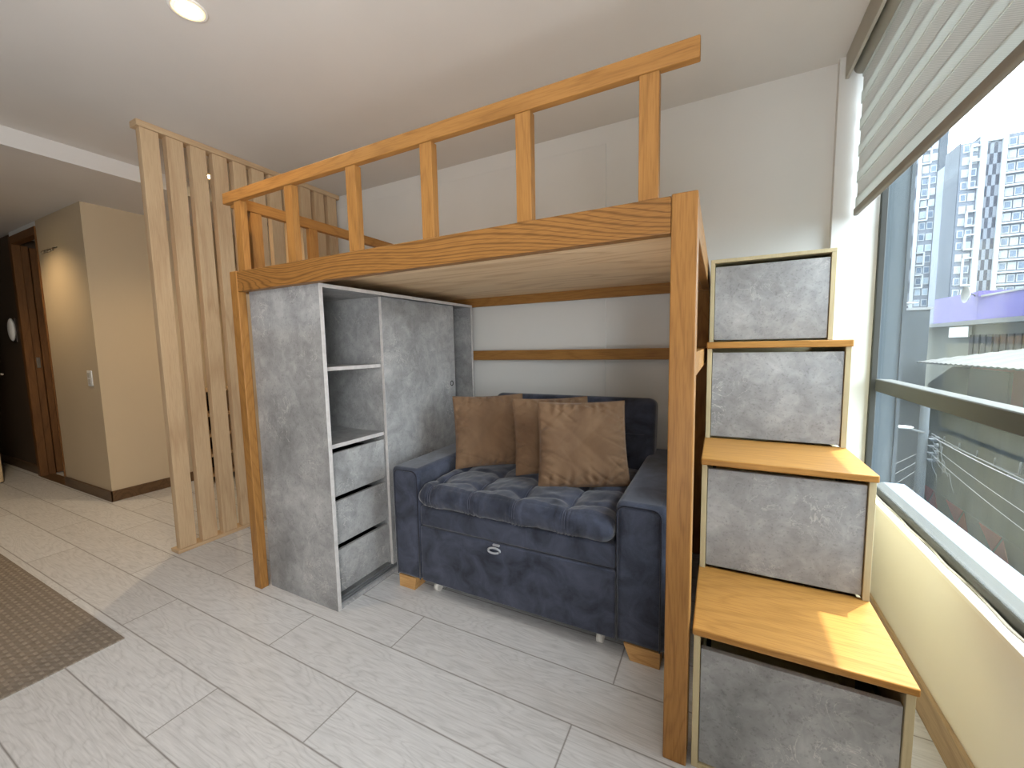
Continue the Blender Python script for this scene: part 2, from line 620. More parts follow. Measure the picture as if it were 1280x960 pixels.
# the entrance door standing open at the very left
d2 = struct(bpy.data.objects.new('door_2', None), 'open entrance door seen edge-on at the far left', 'door')
COL.objects.link(d2)
d2.location = (-4.2, -.02, 0)
WL['door_2'] = Vector((-4.2, -.02, 0))
lf = box(-4.70, -3.89, -.055, -.010, .012, 2.10, .003, 1).build('door_leaf', PALEW, d2)
b = MB()
b.cyl((-3.96, -.012, 1.005), (-3.96, .055, 1.005), .011)
b.tube([(-3.96, .055, 1.005), (-3.93, .060, 1.005), (-3.86, .058, 1.003)], .010)
b.cyl((-3.96, -.010, 1.005), (-3.96, -.006, 1.005), .026)
b.build('door_handle', STEEL, d2)
b = MB()
b.cyl((-3.96, -.010, 1.11), (-3.96, .012, 1.11), .022)
b.build('lock_cylinder', STEEL, d2)

# ------------------------------------------------------------------ window
wn = struct(bpy.data.objects.new('window_1', None), 'large dark framed window above the cream wall', 'window')
COL.objects.link(wn)
wn.location = (2.62, -.85, .49)
WL['window_1'] = Vector((2.62, -.85, .49))
Y0, Y1 = -.14, 1.262
b = MB()
b.box(2.584, 2.607, 1.240, Y1, .49, 2.385, .002, 1)
b.box(2.597, 2.650, Y0, 1.225, .49, .524, .003, 1)
b.box(2.586, 2.644, Y0, 1.225, 2.368, 2.385, .002, 1)
b.box(2.586, 2.644, Y0, Y0 + .05, .49, 2.385, .002, 1)
b.build('window_frame', FRAME, wn)
box(2.596, 2.652, Y0, 1.225, .936, .990, .003, 1).build('transom_bar', FRAME, wn)
b = MB()
b.box(2.600, 2.605, Y0, 1.225, .990, 2.368)
b.build('upper_pane', GLASS, wn)
b = MB()
b.box(2.600, 2.605, Y0, 1.225, .524, .936)
b.build('lower_pane', GLASS, wn)
b = MB()
b.box(2.651, 2.730, Y0, Y1, .492, .516, .004, 2)
b.build('outer_ledge', LEDGE, wn)
# white painted sill lip with a wavy bead of sealant against the frame
b = MB()
b.box(2.563, 2.590, Y0, Y1, .478, .494, .002, 1)
b.build('window_sill', WHITE, wn)
b = MB()
pts = []
for i in range(90):
    y = Y0 + (Y1 - Y0) * i / 89
    pts.append((2.592 + .0035 * math.sin(y * 23) + .003 * noise.noise((y * 9, 0, 0)), y, .4945))
b.tube(pts, .0045, 6)
b.build('sealant_bead', plain('grey_sealant', (168, 166, 160), .6), wn)

# ------------------------------------------------------------------ zebra blind
bl = thing('zebra_blind', 'half lowered striped zebra roller blind at the top of the window', 'window blind', (2.49, 0, 1.71))
BY0, BY1 = -.2, 1.245
b = MB()
b.box(2.436, 2.449, BY0, BY1, 2.300, 2.4035, .002, 1)
b.box(2.449, 2.56, BY0, BY1, 2.392, 2.4035, .002, 1)
b.build('valance', VAL, bl)
b = MB()
b.cyl((2.492, BY0 + .01, 2.335), (2.492, BY1 - .008, 2.335), .030, n=32)
b.build('roller_tube', VAL, bl)
period = .110
zt, zb = 2.315, 1.742
bL, bD = MB(), MB()
z = zb
k = 0
while z < zt:
    z1 = min(z + .048, zt)
    z2 = min(z + period, zt)
    bL.box(2.494, 2.4965, BY0 + .03, BY1 - .004, z, z1)
    if z2 > z1:
        bD.box(2.4985, 2.5005, BY0 + .03, BY1 - .004, z1 - .004, z2 + .004)
    z += period
    k += 1
bL.build('opaque_bands', BL_L, bl)
bD.build('mesh_bands', BL_D, bl)
b = MB()
b.box(2.488, 2.506, BY0 + .03, BY1 - .002, 1.712, 1.744, .006, 3)
b.build('bottom_rail', plain('blind_rail', (140, 132, 118), .5), bl)

# ------------------------------------------------------------------ ceiling lights


def downlight(x, y, z, label, power, real=True):
    t = thing('ceiling_downlight', label, 'ceiling light', (x, y, z), 'recessed ceiling spots')
    b = MB()
    b.lathe((x, y, z), [(.060, -.0005), (.060, -.004), (.055, -.006), (.047, -.004), (.043, .0)])
    b.build('trim_ring', WHITE, t)
    b = MB()
    b.lathe((x, y, z), [(.0495, -.0045), (.043, -.0072), (.0355, -.003)])
    b.build('reflector', GOLD, t, 'glowing golden inner ring')
    b = MB()
    b.lathe((x, y, z), [(.0365, -.001), (.028, -.0035), (.0, -.0045)])
    b.build('lamp_lens', LAMPGLOW, t)
    d = bpy.data.lights.new('downlight_bulb', 'SPOT')
    d.energy = power
    d.spot_size = math.radians(130)
    d.spot_blend = .8
    d.shadow_soft_size = .03
    d.color = (1.0, .74, .44)
    o = bpy.data.objects.new('downlight_bulb', d)
    COL.objects.link(o)
    o.parent = t
    o.location = (0, 0, -.02)
    return t


downlight(.233, -.224, CZ, 'lit round recessed spot in the ceiling in front of the loft bed', 12)
downlight(-1.268, .578, CZ, 'small lit ceiling spot seen between the slats of the screen', 26)
downlight(-2.86, -.25, LZ, 'recessed spot in the lower hall ceiling by the coat hooks', 22)

# ------------------------------------------------------------------ loft bed
bed = thing('loft_bed', 'oak loft bed frame with guard rail above the sofa and wardrobe', 'loft bed', (.93, .63, 0))
B = .0025
BACK = 1.262
for nm, (x0, x1, y0, y1, z1) in {'front_right': (1.86, 1.9214, 0, .075, 1.5345), 'front_left': (-.0535, 0, 0, .039, 1.5345),
                                 'rear_right': (1.86, 1.9214, BACK, 1.291, 1.5345), 'rear_left': (-.0535, 0, BACK, 1.291, 1.5345)}.items():
    box(x0, x1, y0, y1, 0, z1, .004, 3).build('post', OAK['z'], bed)
box(.0005, 1.8595, .001, .039, 1.440, 1.5305, B).build('front_beam', BEAM, bed)
box(-.0535, 1.9214, BACK - .024, BACK - .0005, 1.434, 1.5305, B).build('rear_beam', OAK['x'], bed)
box(1.886, 1.921, .0755, BACK - .0245, 1.440, 1.5305, B).build('side_beam', OAK['y'], bed)
box(-.0535, -.015, .0395, BACK - .0245, 1.440, 1.5305, B).build('side_beam', OAK['y'], bed)
box(-.0535, 1.9214, BACK - .022, BACK - .0005, 1.078, 1.141, B).build('rear_rail', OAK['x'], bed)
box(1.886, 1.921, .0755, BACK - .0225, 1.076, 1.141, B).build('side_rail', OAK['y'], bed)
b = MB()
nb = 5
for i in range(nb):
    y0 = .0395 + (BACK - .0245 - .0395) * i / nb
    y1 = .0395 + (BACK - .0245 - .0395) * (i + 1) / nb
    b.box(-.0145, 1.8855, y0 + .0004, y1 - .0004, 1.490, 1.508, .001, 1)
b.build('platform_boards', PINE, bed)
box(-.062, 1.9185, 0, .0265, 1.836, 1.8845, .003).build('top_rail', OAK['x'], bed)
for xc in (.040, .394, .752, 1.100, 1.454, 1.8035):
    box(xc - .0245, xc + .0245, .004, .034, 1.5307, 1.8358, .002).build('baluster', OAK['z'], bed)
box(-.0535, -.022, .027, BACK, 1.826, 1.877, .003).build('side_top_rail', OAK['y'], bed)
for yc in (.127, .437, .750, 1.06):
    box(-.0500, -.024, yc - .027, yc + .027, 1.5307, 1.8258, .002).build('side_baluster', OAK['z'], bed)

# ------------------------------------------------------------------ wardrobe
wd = thing('wardrobe', 'grey cement-look wardrobe with open shelves, drawers and sliding door under the loft bed', 'wardrobe', (.25, .63, 0))
X0, X1, WY0, WY1, WZ = .010, .4914, .045, 1.2165, 1.428
TH = .018


def panel(name, x0, x1, y0, y1, z0, z1, mat=CEM, par=wd, bev=.0008, label=None):
    return box(x0, x1, y0, y1, z0, z1, bev, 1).build(name, mat, par, label)


panel('side_panel', X0, X1 - .0015, WY0, WY0 + TH, 0, WZ)
panel('side_panel', X0, X1 - .0015, WY1 - TH, WY1, 0, WZ)
panel('top_panel', X0, X1 - .0015, WY0, WY1, WZ, 1.4435)
b = MB()
b.box(X1 - .0015, X1, WY0, WY0 + TH, 0, 1.4435)
b.box(X1 - .0015, X1, WY1 - TH, WY1, 0, 1.4435)
b.box(X1 - .0015, X1, WY0 + TH, WY1 - TH, WZ, 1.4435)
b.build('edge_strip', CEME, wd, 'pale edge strip along the front of the carcass')
panel('back_panel', X0, X0 + .01, WY0 + TH, WY1 - TH, .02, WZ)
panel('divider', X0 + .01, .440, .4200, .4200 + TH, .03, WZ)
panel('plinth', X0 + .01, X1 - .004, WY0 + TH, WY1 - TH, 0, .022)
panel('shelf', X0 + .01, .440, WY0 + TH, .4200, 1.073, 1.090)
panel('shelf', X0 + .01, .440, WY0 + TH, .4200, .723, .741)
for z0, z1 in ((1.073, 1.090), (.723, .741)):
    box(.440, .4412, WY0 + TH, .4200, z0, z1).build('shelf_edging', CEME, wd, 'pale front edging of the shelf')
for z0, z1 in ((.500, .701), (.275, .476), (.046, .248)):
    dr = panel('drawer', .424, .440, WY0 + TH + .002, .4190, z0, z1)
    bb = MB()
    bb.box(X0 + .03, .424, WY0 + TH + .01, WY0 + TH + .022, z0 + .01, z1 - .03)
    bb.box(X0 + .03, .424, .398, .410, z0 + .01, z1 - .03)
    bb.box(X0 + .03, .424, WY0 + TH + .022, .398, z0 + .01, z0 + .018)
    bb.box(X0 + .03, X0 + .042, WY0 + TH + .022, .398, z0 + .018, z1 - .03)
    bb.build('drawer_box', BLACK, dr)
sdoor = panel('sliding_door', .450, .466, .4170, 1.034, .030, 1.4255)
b = MB()
b.box(.4500, .4662, .4155, .4170, .030, 1.4255)
b.build('door_edging', CEME, sdoor)
b = MB()
b.lathe((.466, .994, .941), [(.017, .0003), (.0165, .002), (.013, .002), (.011, -.0005), (.0, -.0005)], 24, 'x')
b.build('finger_pull', BLACK, sdoor, 'small black round finger pull')
b = MB()
for xx in (.446, .468, .484):
    b.box(xx, xx + .003, WY0 + TH, WY1 - TH, .022, .031)
b.box(.443, .488, WY0 + TH, WY1 - TH, .0221, .0235)
b.build('bottom_track', GREYTRACK, wd, 'grooved grey sliding track')

# ------------------------------------------------------------------ storage staircase
st = thing('storage_staircase', 'stepped storage stairs with oak treads and grey drawer fronts beside the window', 'staircase', (2.155, .62, 0))
TY = [.0, .3215, .640, .888]
TZ = [.412, .7885, 1.1672, 1.521]
TB = [.392, .767, 1.142, 1.506]
SX0, SX1 = 1.9330, 2.3780
SB = 1.255
base = [0.0, .412, .7885, 1.1672]
for i in range(4):
    y = TY[i] + (.012 if i < 3 else .0)
    z0, z1 = base[i], TB[i]
    x1 = SX1 if i < 3 else 2.3705
    b = MB()
    b.box(SX0, SX0 + .0165, y, SB, z0, z1, .001, 1)
    b.box(x1 - .0165, x1, y, SB, z0, z1, .001, 1)
    b.box(SX0 + .0165, x1 - .0165, SB - .012, SB, z0, z1)
    if i == 0:
        b.box(SX0 + .0165, x1 - .0165, y, SB - .012, 0, .014)
    if i == 3:
        b.box(SX0, x1, y, SB, z1 + .0002, TZ[i], .001, 1)
    b.build('carcass', EDGE, st, 'pale oak edged box side')
    f0 = (.018, .424, .797, 1.175)[i]
    f1 = (.350, .753, 1.126, 1.489)[i]
    dr = box(SX0 + .0185, x1 - .0185, y + .004, y + .020, f0, f1, .001, 1).build('drawer', CEM, st, 'grey cement-look drawer front')
    bb = MB()
    bb.box(SX0 + .03, x1 - .03, y + .0205, y + .24, f0 + .01, f0 + .02)
    bb.box(SX0 + .03, SX0 + .042, y + .0205, y + .24, f0 + .02, f1 - .05)
    bb.box(x1 - .042, x1 - .03, y + .0205, y + .24, f0 + .02, f1 - .05)
    bb.build('drawer_box', BLACK, dr)
    if i < 3:
        yb = TY[i + 1] + .03
        box(1.9299, 2.3810, TY[i], yb, TB[i] + .0002, TZ[i] - .0002, .004, 3).build('tread', TREAD, st)

# ------------------------------------------------------------------ sofa bed
sf = thing('sofa_bed', 'dark navy pull-out sofa with tufted seat under the loft bed', 'sofa', (1.2, .75, 0))
SY = .315
b = MB()
b.box(.578, .742, SY, 1.18, .062, .603, .022, 4)
aL = b.build('armrest', SOFA, sf)
b = MB()
b.box(1.653, 1.834, SY, 1.18, .062, .600, .024, 4)
aR = b.build('armrest', SOFA, sf)


def piping(x0, x1, z0, z1, r, y, par):
    pts = [(x0 + .008, y, z0)]
    for k in range(7):
        a = math.pi - k * math.pi / 2 / 6
        pts.append((x0 + .008 + r + r * math.cos(a), y, z1 - r + r * math.sin(a)))
    for k in range(7):
        a = math.pi / 2 - k * math.pi / 2 / 6
        pts.append((x1 - .008 - r + r * math.cos(a), y, z1 - r + r * math.sin(a)))
    pts.append((x1 - .008, y, z0))
    MB().tube(pts, .0035, 8).build('piping', PIPE, par)


piping(.590, .742, .07, .592, .03, SY - .0005, aL)
piping(1.653, 1.820, .07, .589, .03, SY - .0005, aR)
# front: upper band and pull-out drawer
box(.7425, 1.6525, SY + .004, 1.0, .338, .432, .012, 4).build('seat_base', SOFA, sf)
dr = box(.7425, 1.6525, SY + .002, .98, .066, .3345, .008, 3).build('pull_out_drawer', SOFA, sf)
b = MB()
pts = []
for k in range(21):
    a = -math.pi * .15 + k * (math.pi * 1.9) / 20
    pts.append((1.153 + .026 * math.cos(a), SY - .012 - .012 * math.sin(a * .5 + .3), .318 + .013 * math.sin(a) - .004))
b.tube(pts, .0045, 8)
b.box(1.138, 1.170, SY - .006, SY + .004, .325, .333, .002, 2)
b.build('pull_loop', plain('grey_webbing', (176, 178, 182), .5), dr, 'pale grey fabric pull loop')
for x in (.795, 1.585):
    b = MB()
    b.cyl((x - .012, .372, .023), (x + .012, .372, .023), .0228, n=18)
    b.box(x - .016, x + .016, .362, .382, .03, .0655, .002, 1)
    b.build('caster', WHITE, dr, 'small white caster wheel')

# tufted seat cushion
TXS = [.815, 1.03, 1.245, 1.46]
TYS = [.405, .60]
CX0, CX1, CY0, CY1 = .748, 1.648, .300, .95
ZB, ZT = .435, .532


def crease(d, w):
    return math.exp(-(d / w) ** 2)


def seat_pt(u, v):
    x = CX0 + (CX1 - CX0) * u
    # profile around the cushion: bottom, rounded front, top
    L1, L2, L3 = .20, .20, .60
    if v < L1:
        t = v / L1
        y, z = CY1 + (CY0 + .04 - CY1) * t, ZB
        ny, nz = 0, -1
    elif v < L1 + L2:
        t = (v - L1) / L2
        a = -math.pi / 2 - t * math.pi
        hz = (ZT - ZB) / 2
        y = CY0 + .04 + .045 * math.cos(a)
        z = ZB + hz + hz * math.sin(a) * (-1 if False else 1)
        z = ZB + hz - hz * math.cos(math.pi * t)
        y = CY0 + .04 - .045 * math.sin(math.pi * t) ** .8
        ny, nz = -math.sin(math.pi * t), -math.cos(math.pi * t)
    else:
        t = (v - L1 - L2) / L3
        y, z = CY0 + .04 + (CY1 - CY0 - .04) * t, ZT
        ny, nz = 0, 1
    top = max(0.0, nz * .8 + (.55 if ny < 0 else 0.0))
    top = min(1, top)
    d = 0.0
    if v >= L1:
        # pillow bulge between the stitched lines
        cr = 0
        for tx in TXS:
            k = crease(x - tx, .012)
            cr = max(cr, k * (.35 if y < TYS[0] - .03 else .7))
        for i, ty in enumerate(TYS):
            wob = .012 * math.sin((x - .9225) / .215 * 2 * math.pi)
            cr = max(cr, crease(y - ty - wob, .014) * .8 * (1 if nz > .5 else 0))
        tf = 0
        for tx in TXS:
            for ty in TYS:
                tf = max(tf, crease(math.hypot(x - tx, y - ty), .034))
        d -= .009 * cr + .017 * tf
        d += .006 * noise.noise((x * 14, y * 14, z * 14)) + .003 * noise.noise((x * 42, y * 26, z * 40))
        bul = 0.0
        for k in range(len(TXS) + 1):
            xa = ([CX0] + TXS)[k]
            xb = (TXS + [CX1])[k]
            if xa <= x <= xb:
                bul = math.sin(math.pi * (x - xa) / (xb - xa)) ** .6
        d += .012 * bul * top * (.35 if ny < -.15 else 1)
        # fine gathers below the double stitching at the front edge
        if ny < -.2:
            for tx in TXS:
                d += .004 * crease(x - tx, .045) * math.cos((x - tx) * 420)
    # round the cushion ends
    e = min(x - CX0, CX1 - x)
    r = .05
    k = 1.0
    if e < r:
        k = math.sqrt(max(0.0, 1 - ((r - e) / r) ** 2))
    zc = (ZB + ZT) / 2
    z = zc + (z - zc) * (.35 + .65 * k)
    y = y + (1 - k) * .018 * (1 if ny < 0 else 0)
    return Vector((x, y + ny * d, z + nz * d))


b = MB()
V = b.grid(seat_pt, 150, 110)
b.bm.faces.new([v for v in V[0]])
b.bm.faces.new([v for v in V[-1]][::-1])
sc_ = b.build('seat_cushion', SOFA, sf)
# double stitching seams of the tufts
THREAD = plain('navy_thread', (92, 96, 112), .8)
for tx in TXS:
    for dx in (-.0045, .0045):
        pts = []
        for j in range(34):
            v = .28 + j * (.36) / 33
            uu = (tx + dx - CX0) / (CX1 - CX0)
            q = seat_pt(uu, v)
            q.z += .0012 if v > .35 else 0
            q.y -= .0012 if v < .40 else 0
            pts.append(q)
        MB().tube(pts, .0014, 5).build('stitching', THREAD, sc_)

# backrest cushion: a rounded slab leaning on the back frame
tilt = Matrix.Rotation(math.radians(-9), 3, 'X')
b = MB()
b.box(.750, 1.690, 1.015, 1.155, .460, .880, .038, 5, rot=tilt)
for v in b.bm.verts:
    c = v.co
    s = Vector((c.x * 9, c.y * 9, c.z * 9))
    v.co.y += .006 * noise.noise(s)
bk = b.build('backrest', SOFA, sf)
for x in (1.06, 1.38):
    for dx in (-.005, .005):
        pts = [(x + dx, 0, 0)]
        pts = []
        for j in range(12):
            z = .52 + .33 * j / 11
            y = .9985 + math.tan(math.radians(9)) * (z - .67) + .0125
            pts.append((x + dx, y, z))
        MB().tube(pts, .0016, 5).build('stitching', THREAD, bk)
z = .70
MB().tube([(.80 + .84 * j / 20, 1.0110 + math.tan(math.radians(9)) * (z - .67), z) for j in range(21)], .0016, 5).build('stitching', THREAD, bk)
box(.7425, 1.6525, 1.16, 1.235, .12, .66, .015, 3).build('back_frame', SOFA, sf)
box(.760, 1.640, .99, 1.16, .066, .430, .006, 2).build('rear_box', SOFA, sf)
# wooden feet: wedge blocks
b = MB()
b.prism([(.596, 0), (.690, 0), (.700, .0618), (.596, .0618)], 'y', .322, .400)
b.build('foot', FOOTW, sf, 'pale wooden wedge foot')
b = MB()
b.prism([(1.708, 0), (1.812, 0), (1.812, .0618), (1.684, .0618)], 'y', .322, .400)
b.build('foot', FOOTW, sf, 'pale wooden wedge foot')
for x0, x1 in ((.596, .700), (1.708, 1.812)):
    b = MB()
    b.prism([(x0, 0), (x1, 0), (x1, .0618), (x0, .0618)], 'y', 1.08, 1.16)
    b.build('foot', FOOTW, sf, 'pale wooden wedge foot')

# ------------------------------------------------------------------ cushions


def pillow(bl_, br_, tl_, label, W=.41, H=.395, T=.15, seed=0, sag=0.0):
    """bl_, br_, tl_: bottom-left, bottom-right and top-left corners, the plane the pillow stands in"""
    bl_, br_, tl_ = Vector(bl_), Vector(br_), Vector(tl_)
    ux = (br_ - bl_).normalized()
    uy = (tl_ - bl_)
    uy = (uy - ux * uy.dot(ux)).normalized()
    nz = ux.cross(uy)
    if nz.y > 0:
        nz = -nz
    W = (br_ - bl_).length
    H = (tl_ - bl_).length
    ctr = bl_ + ux * W / 2 + uy * H / 2
    N = 72
    b = MB()

    def pt(side):
        def f(u, v):
            a, c = u * 2 - 1, v * 2 - 1
            # corners drawn out to points, sides bowed in
            x = W / 2 * a * (1 - .045 * (1 - c * c))
            y = H / 2 * c * (1 - .045 * (1 - a * a))
            if c < 0:
                y -= sag * (1 - a * a) * (-c)
            e = max(0.0, (1 - a ** 2)) * max(0.0, (1 - c ** 2))
            rr = (abs(a) ** 3 + abs(c) ** 3) ** (1 / 3)
            t = T / 2 * (.72 * e ** .42 + .28 * max(0.0, 1 - rr ** 2.0) ** .8)
            # gathers running in from the edges, strongest at corners and sides
            def ridge(p, q, sd):
                return max(0.0, 1 - abs(noise.noise((p, q, sd))) * 5.5) ** 2
            side = max(abs(a), abs(c))
            w1 = ridge(a * .9 + seed, (c + a * .55) * 4.2, 2 + seed) * .011 * (.25 + side)
            w2 = ridge((c - a * .8) * 3.8 + seed, a * .8, 8 + seed) * .009 * (.2 + side)
            ed_ = math.sin((c if abs(a) > abs(c) else a) * 26 + 3 * noise.noise((a * 3, c * 3, seed))) * max(0, side - .55) * .020
            big = noise.noise((a * 1.3 + seed, c * 1.3, seed)) * .010
            k = min(1.0, e * 6)
            t += (big - w1 - w2 + ed_) * k
            t = max(t, .0)
            return ctr + ux * x + uy * y + nz * (t * side)
        return f
    b.grid(pt(1), N, N)
    b.grid(pt(-1), N, N)
    o = b.build('cushion', CUSH, None, None, weld=.0004)
    tag(o, label, 'cushion', 'brown cushions on the sofa')
    # piped seam round the edge
    f = pt(1)
    ed = [f(i / 39, 0) for i in range(40)] + [f(1, i / 39) for i in range(1, 40)] + [f(1 - i / 39, 1) for i in range(1, 40)] + [f(0, 1 - i / 39) for i in range(1, 39)]
    WL[o.name] = Vector(o.location)
    MB().tube(ed, .0022, 6, closed=True).build('seam', CUSH, o)
    return o


pillow((.785, .560, .545), (1.085, .795, .545), (.722, .665, .905), 'brown velvet cushion leaning at the wardrobe end of the sofa', seed=1.3)
pillow((1.115, .590, .545), (1.440, .800, .545), (1.058, .695, .903), 'brown velvet cushion in the middle, half hidden behind the front one', T=.12, seed=4.1)
pillow((1.272, .500, .545), (1.640, .665, .545), (1.216, .615, .905), 'brown velvet cushion in front, nearest the window', seed=7.7, sag=.012)

# ------------------------------------------------------------------ slatted screen
sc = thing('slatted_screen', 'tall pale wood slatted room divider between the bed and the hall', 'room divider', (-.83, .65, 0))
box(-.868, -.792, .003, 1.290, CZ - .034, CZ - .0005, .003).build('top_rail', MAPLE['y'], sc)
box(-.878, -.792, .003, 1.290, 0.0, .022, .003).build('bottom_rail', MAPLE['y'], sc)
for i in range(11):
    y0 = .018 + i * .1163
    box(-.845, -.800, y0, y0 + .083, .0222, CZ - .0342, .002).build('slat', MAPLE['z'], sc)

# ------------------------------------------------------------------ rug, switch, hooks, intercom, shelf
o = box(-1.95, -.172, -1.06, -.455, .0003, .005, .002, 2).build('woven_rug', RUG)
tag(o, 'thin taupe woven rug on the floor at the left', 'rug')
sw = thing('light_switch', 'small double rocker light switch on the hall wall', 'light switch', (-2.443, .213, .98))
box(-2.485, -2.402, .2075, .2148, .917, 1.042, .003, 2).build('switch_plate', WHITE, sw)
for z0, z1 in ((.935, .974), (.985, 1.024)):
    box(-2.466, -2.421, .2035, .2074, z0, z1, .0015, 2).build('rocker', plain('rocker_grey', (190, 184, 172), .5), sw)
hk = thing('coat_hook_rail', 'little metal hook rail on the hall wall beside the doorway', 'coat hooks', (-2.95, .21, 2.03))
box(-3.09, -2.80, .2095, .2148, 2.030, 2.040, .002, 1).build('hook_plate', STEEL, hk)
for k in range(5):
    x = -3.06 + k * .058
    b = MB()
    b.tube([(x, .2065, 2.034), (x, .194, 2.030), (x, .187, 2.016), (x, .190, 2.004), (x, .196, 2.008)], .0035, 8)
    b.sph((x, .196, 2.010), .005)
    b.build('hook', STEEL, hk)
ic = thing('wall_intercom', 'white oval intercom handset on the shade-toned entrance wall', 'intercom', (-4.11, .22, 1.31))
b = MB()
b.sph((-4.115, .205, 1.42), .055, (1, .45, 2.0))
b.build('handset', WHITE, ic)
box(-4.20, -4.09, .222, .2349, 1.30, 1.53, .006, 2).build('wall_plate', plain('intercom_plate', (70, 60, 52), .5), ic)

sh = thing('open_shelf', 'low wooden shelf unit with dark compartments behind the slatted screen', 'shelf', (-2.14, 1.02, 0))
b = MB()
b.box(-2.27, -2.01, .78, .80, 0, .84)
b.box(-2.27, -2.01, 1.26, 1.28, 0, .84)
b.box(-2.27, -2.01, 1.02, 1.035, .1, .82)
b.build('side_panel', MAPLE['z'], sh)
for z in (.06, .24, .42, .60, .82):
    box(-2.27, -2.008, .801, 1.259, z, z + .02).build('shelf_board', MAPLE['y'], sh)
box(-2.274, -2.270, .78, 1.28, .06, .84).build('back_panel', BLACK, sh, 'dark back panel')

# ------------------------------------------------------------------ outside
GZ = -8.41
ASPH = plain('asphalt', (47, 48, 48), .9, var=.1, vs=2)
CONC = NT('weathered_concrete')
o_ = CONC.obj()
n1 = CONC.noi(CONC.mp(o_, (1, 1, .35)), .8, 7, .65, .3)
n2 = CONC.noi(CONC.mp(o_, (2, 2, .15)), 3.5, 4, .6)
CONC.col(CONC.ramp(CONC.math('ADD', CONC.math('MULTIPLY', n1, .6), CONC.math('MULTIPLY', n2, .4)), [(.3, lin((42, 48, 43))), (.7, lin((68, 74, 67)))]))
CONC.set(Roughness=.9)
CONC = CONC.m
REDP = plain('red_paint', (116, 44, 42), .7, var=.1, vs=2)
GREYP = plain('grey_band_paint', (59, 62, 59), .8, var=.08)
CREAMP = plain('cream_render', (111, 111, 98), .85, var=.08, vs=1)
PURP = plain('purple_paint', (54, 42, 118), .7, var=.05, vs=.5)
PURP2 = plain('lilac_paint', (72, 62, 122), .7, var=.05, vs=.5)
ROOFG = plain('corrugated_roof', (85, 85, 83), .8, var=.12, vs=3)
SLABW = plain('white_roof_sheet', (127, 127, 126), .8, var=.04)
BLUEG = plain('blue_grey_render', (69, 77, 81), .85, var=.06, vs=1)
BLUEG2 = plain('grey_render', (54, 60, 64), .85, var=.06, vs=1)
CABLE = plain('pale_cable', (97, 99, 99), .6)
POLEM = plain('concrete_pole', (61, 67, 71), .8)

struct(box(2.75, 160, -60, 260, GZ - .5, GZ).build('ground', ASPH), 'grey street far below the window', 'street')

# the apartment block this room is in: its facade rises over the street
b = MB()
b.box(2.30, 2.64, -60, 60, GZ, -.13)
b.box(2.30, 2.64, -60, 60, CZ + .16, 26)
b.box(2.30, 2.64, 1.61, 60, -.13, CZ + .16)
b.box(2.30, 2.64, -60, -3.56, -.13, CZ + .16)
b.box(2.65, 3.55, -4.2, -.85, GZ, 26)  # added unseen bay, shades the window pier and stair fronts
struct(b.build('wall_facade', BLUEG), 'street facade of the apartment block around the window, plus an added shading bay', 'wall')

# concrete wall across the street with painted triangles at its foot
cw = thing('concrete_wall', 'long weathered concrete wall across the street', 'wall', (13.2, 16, GZ))
box(13.0, 13.4, -6, 31.6, GZ, -2.25).build('wall_body', CONC, cw)
b = MB()
b.box(12.985, 13.0, -6, 31.6, GZ, -7.40)
b.build('painted_band', GREYP, cw, 'grey painted band at the foot of the wall')
yy = 31.4
i = 0
while yy > 3:
    wd_ = 1.5
    for tri in ([(yy, -7.46), (yy - 1.15, -8.34), (yy - 1.75, -7.44)], [(yy - 1.30, -8.36), (yy - 2.35, -8.36), (yy - 1.85, -7.50)]):
        b = MB()
        b.prism(tri, 'x', 12.972, 12.9845)
        b.build('painted_triangle', REDP, cw, 'red painted triangle')
    yy -= 3.15
b = MB()
b.tube([(12.93, 31.4, -4.51), (12.93, 22.9, -4.49), (12.93, 22.55, -4.42), (12.93, 22.5, -3.9)], .035, 8)
for y in (30.6, 28.8, 27.2, 25.6, 24.2):
    b.tube([(12.93, y, -4.49), (12.93, y, -4.15)], .03, 6)
b.tube([(12.93, 23.2, -4.62), (12.93, 8, -4.60)], .05, 8)
b.build('conduit', CABLE, cw, 'pale conduit pipe run')

# house with corrugated roof behind the concrete wall
hs = thing('tin_roof_house', 'low red and cream house with a corrugated pitched roof', 'house', (17, 22, GZ))
box(13.6, 22.0, 8, 28.3, GZ, -.30).build('wall', REDP, hs)
b = MB()
b.prism([(28.31, GZ), (33.0, GZ), (33.0, -1.6), (30.2, -.42), (28.31, -.42)], 'x', 13.55, 21)
b.build('gable_wall', CREAMP, hs, 'cream gable wall')
box(13.48, 13.6, 25.0, 28.3, -2.3, -.42).build('grey_panel', BLUEG2, hs)
box(13.48, 13.6, 20.5, 23.9, -2.4, -1.0).build('shutter', BLUEG, hs)


def roof_pt(u, v):
    y = 33.2 + (8 - 33.2) * u
    cr = .03 * math.sin(y * 12)
    # eave along the street, rising away from it, hipped at the far end
    x0, z0 = 13.0, -.265 + (.28) * u
    x1, z1 = 18.5, 1.25
    hip = max(0.0, 1 - (33.2 - y) / 7.0)
    vv = v * (1 - hip)
    return Vector((x0 + (x1 - x0) * vv, y, z0 + (z1 - z0) * vv + cr))


b = MB()
b.grid(roof_pt, 160, 10, smooth=False)
g = bmesh.ops.extrude_face_region(b.bm, geom=list(b.bm.faces))
bmesh.ops.translate(b.bm, verts=[e for e in g['geom'] if isinstance(e, bmesh.types.BMVert)], vec=(0, 0, -.07))
b.build('roof', ROOFG, hs, 'grey corrugated roof')

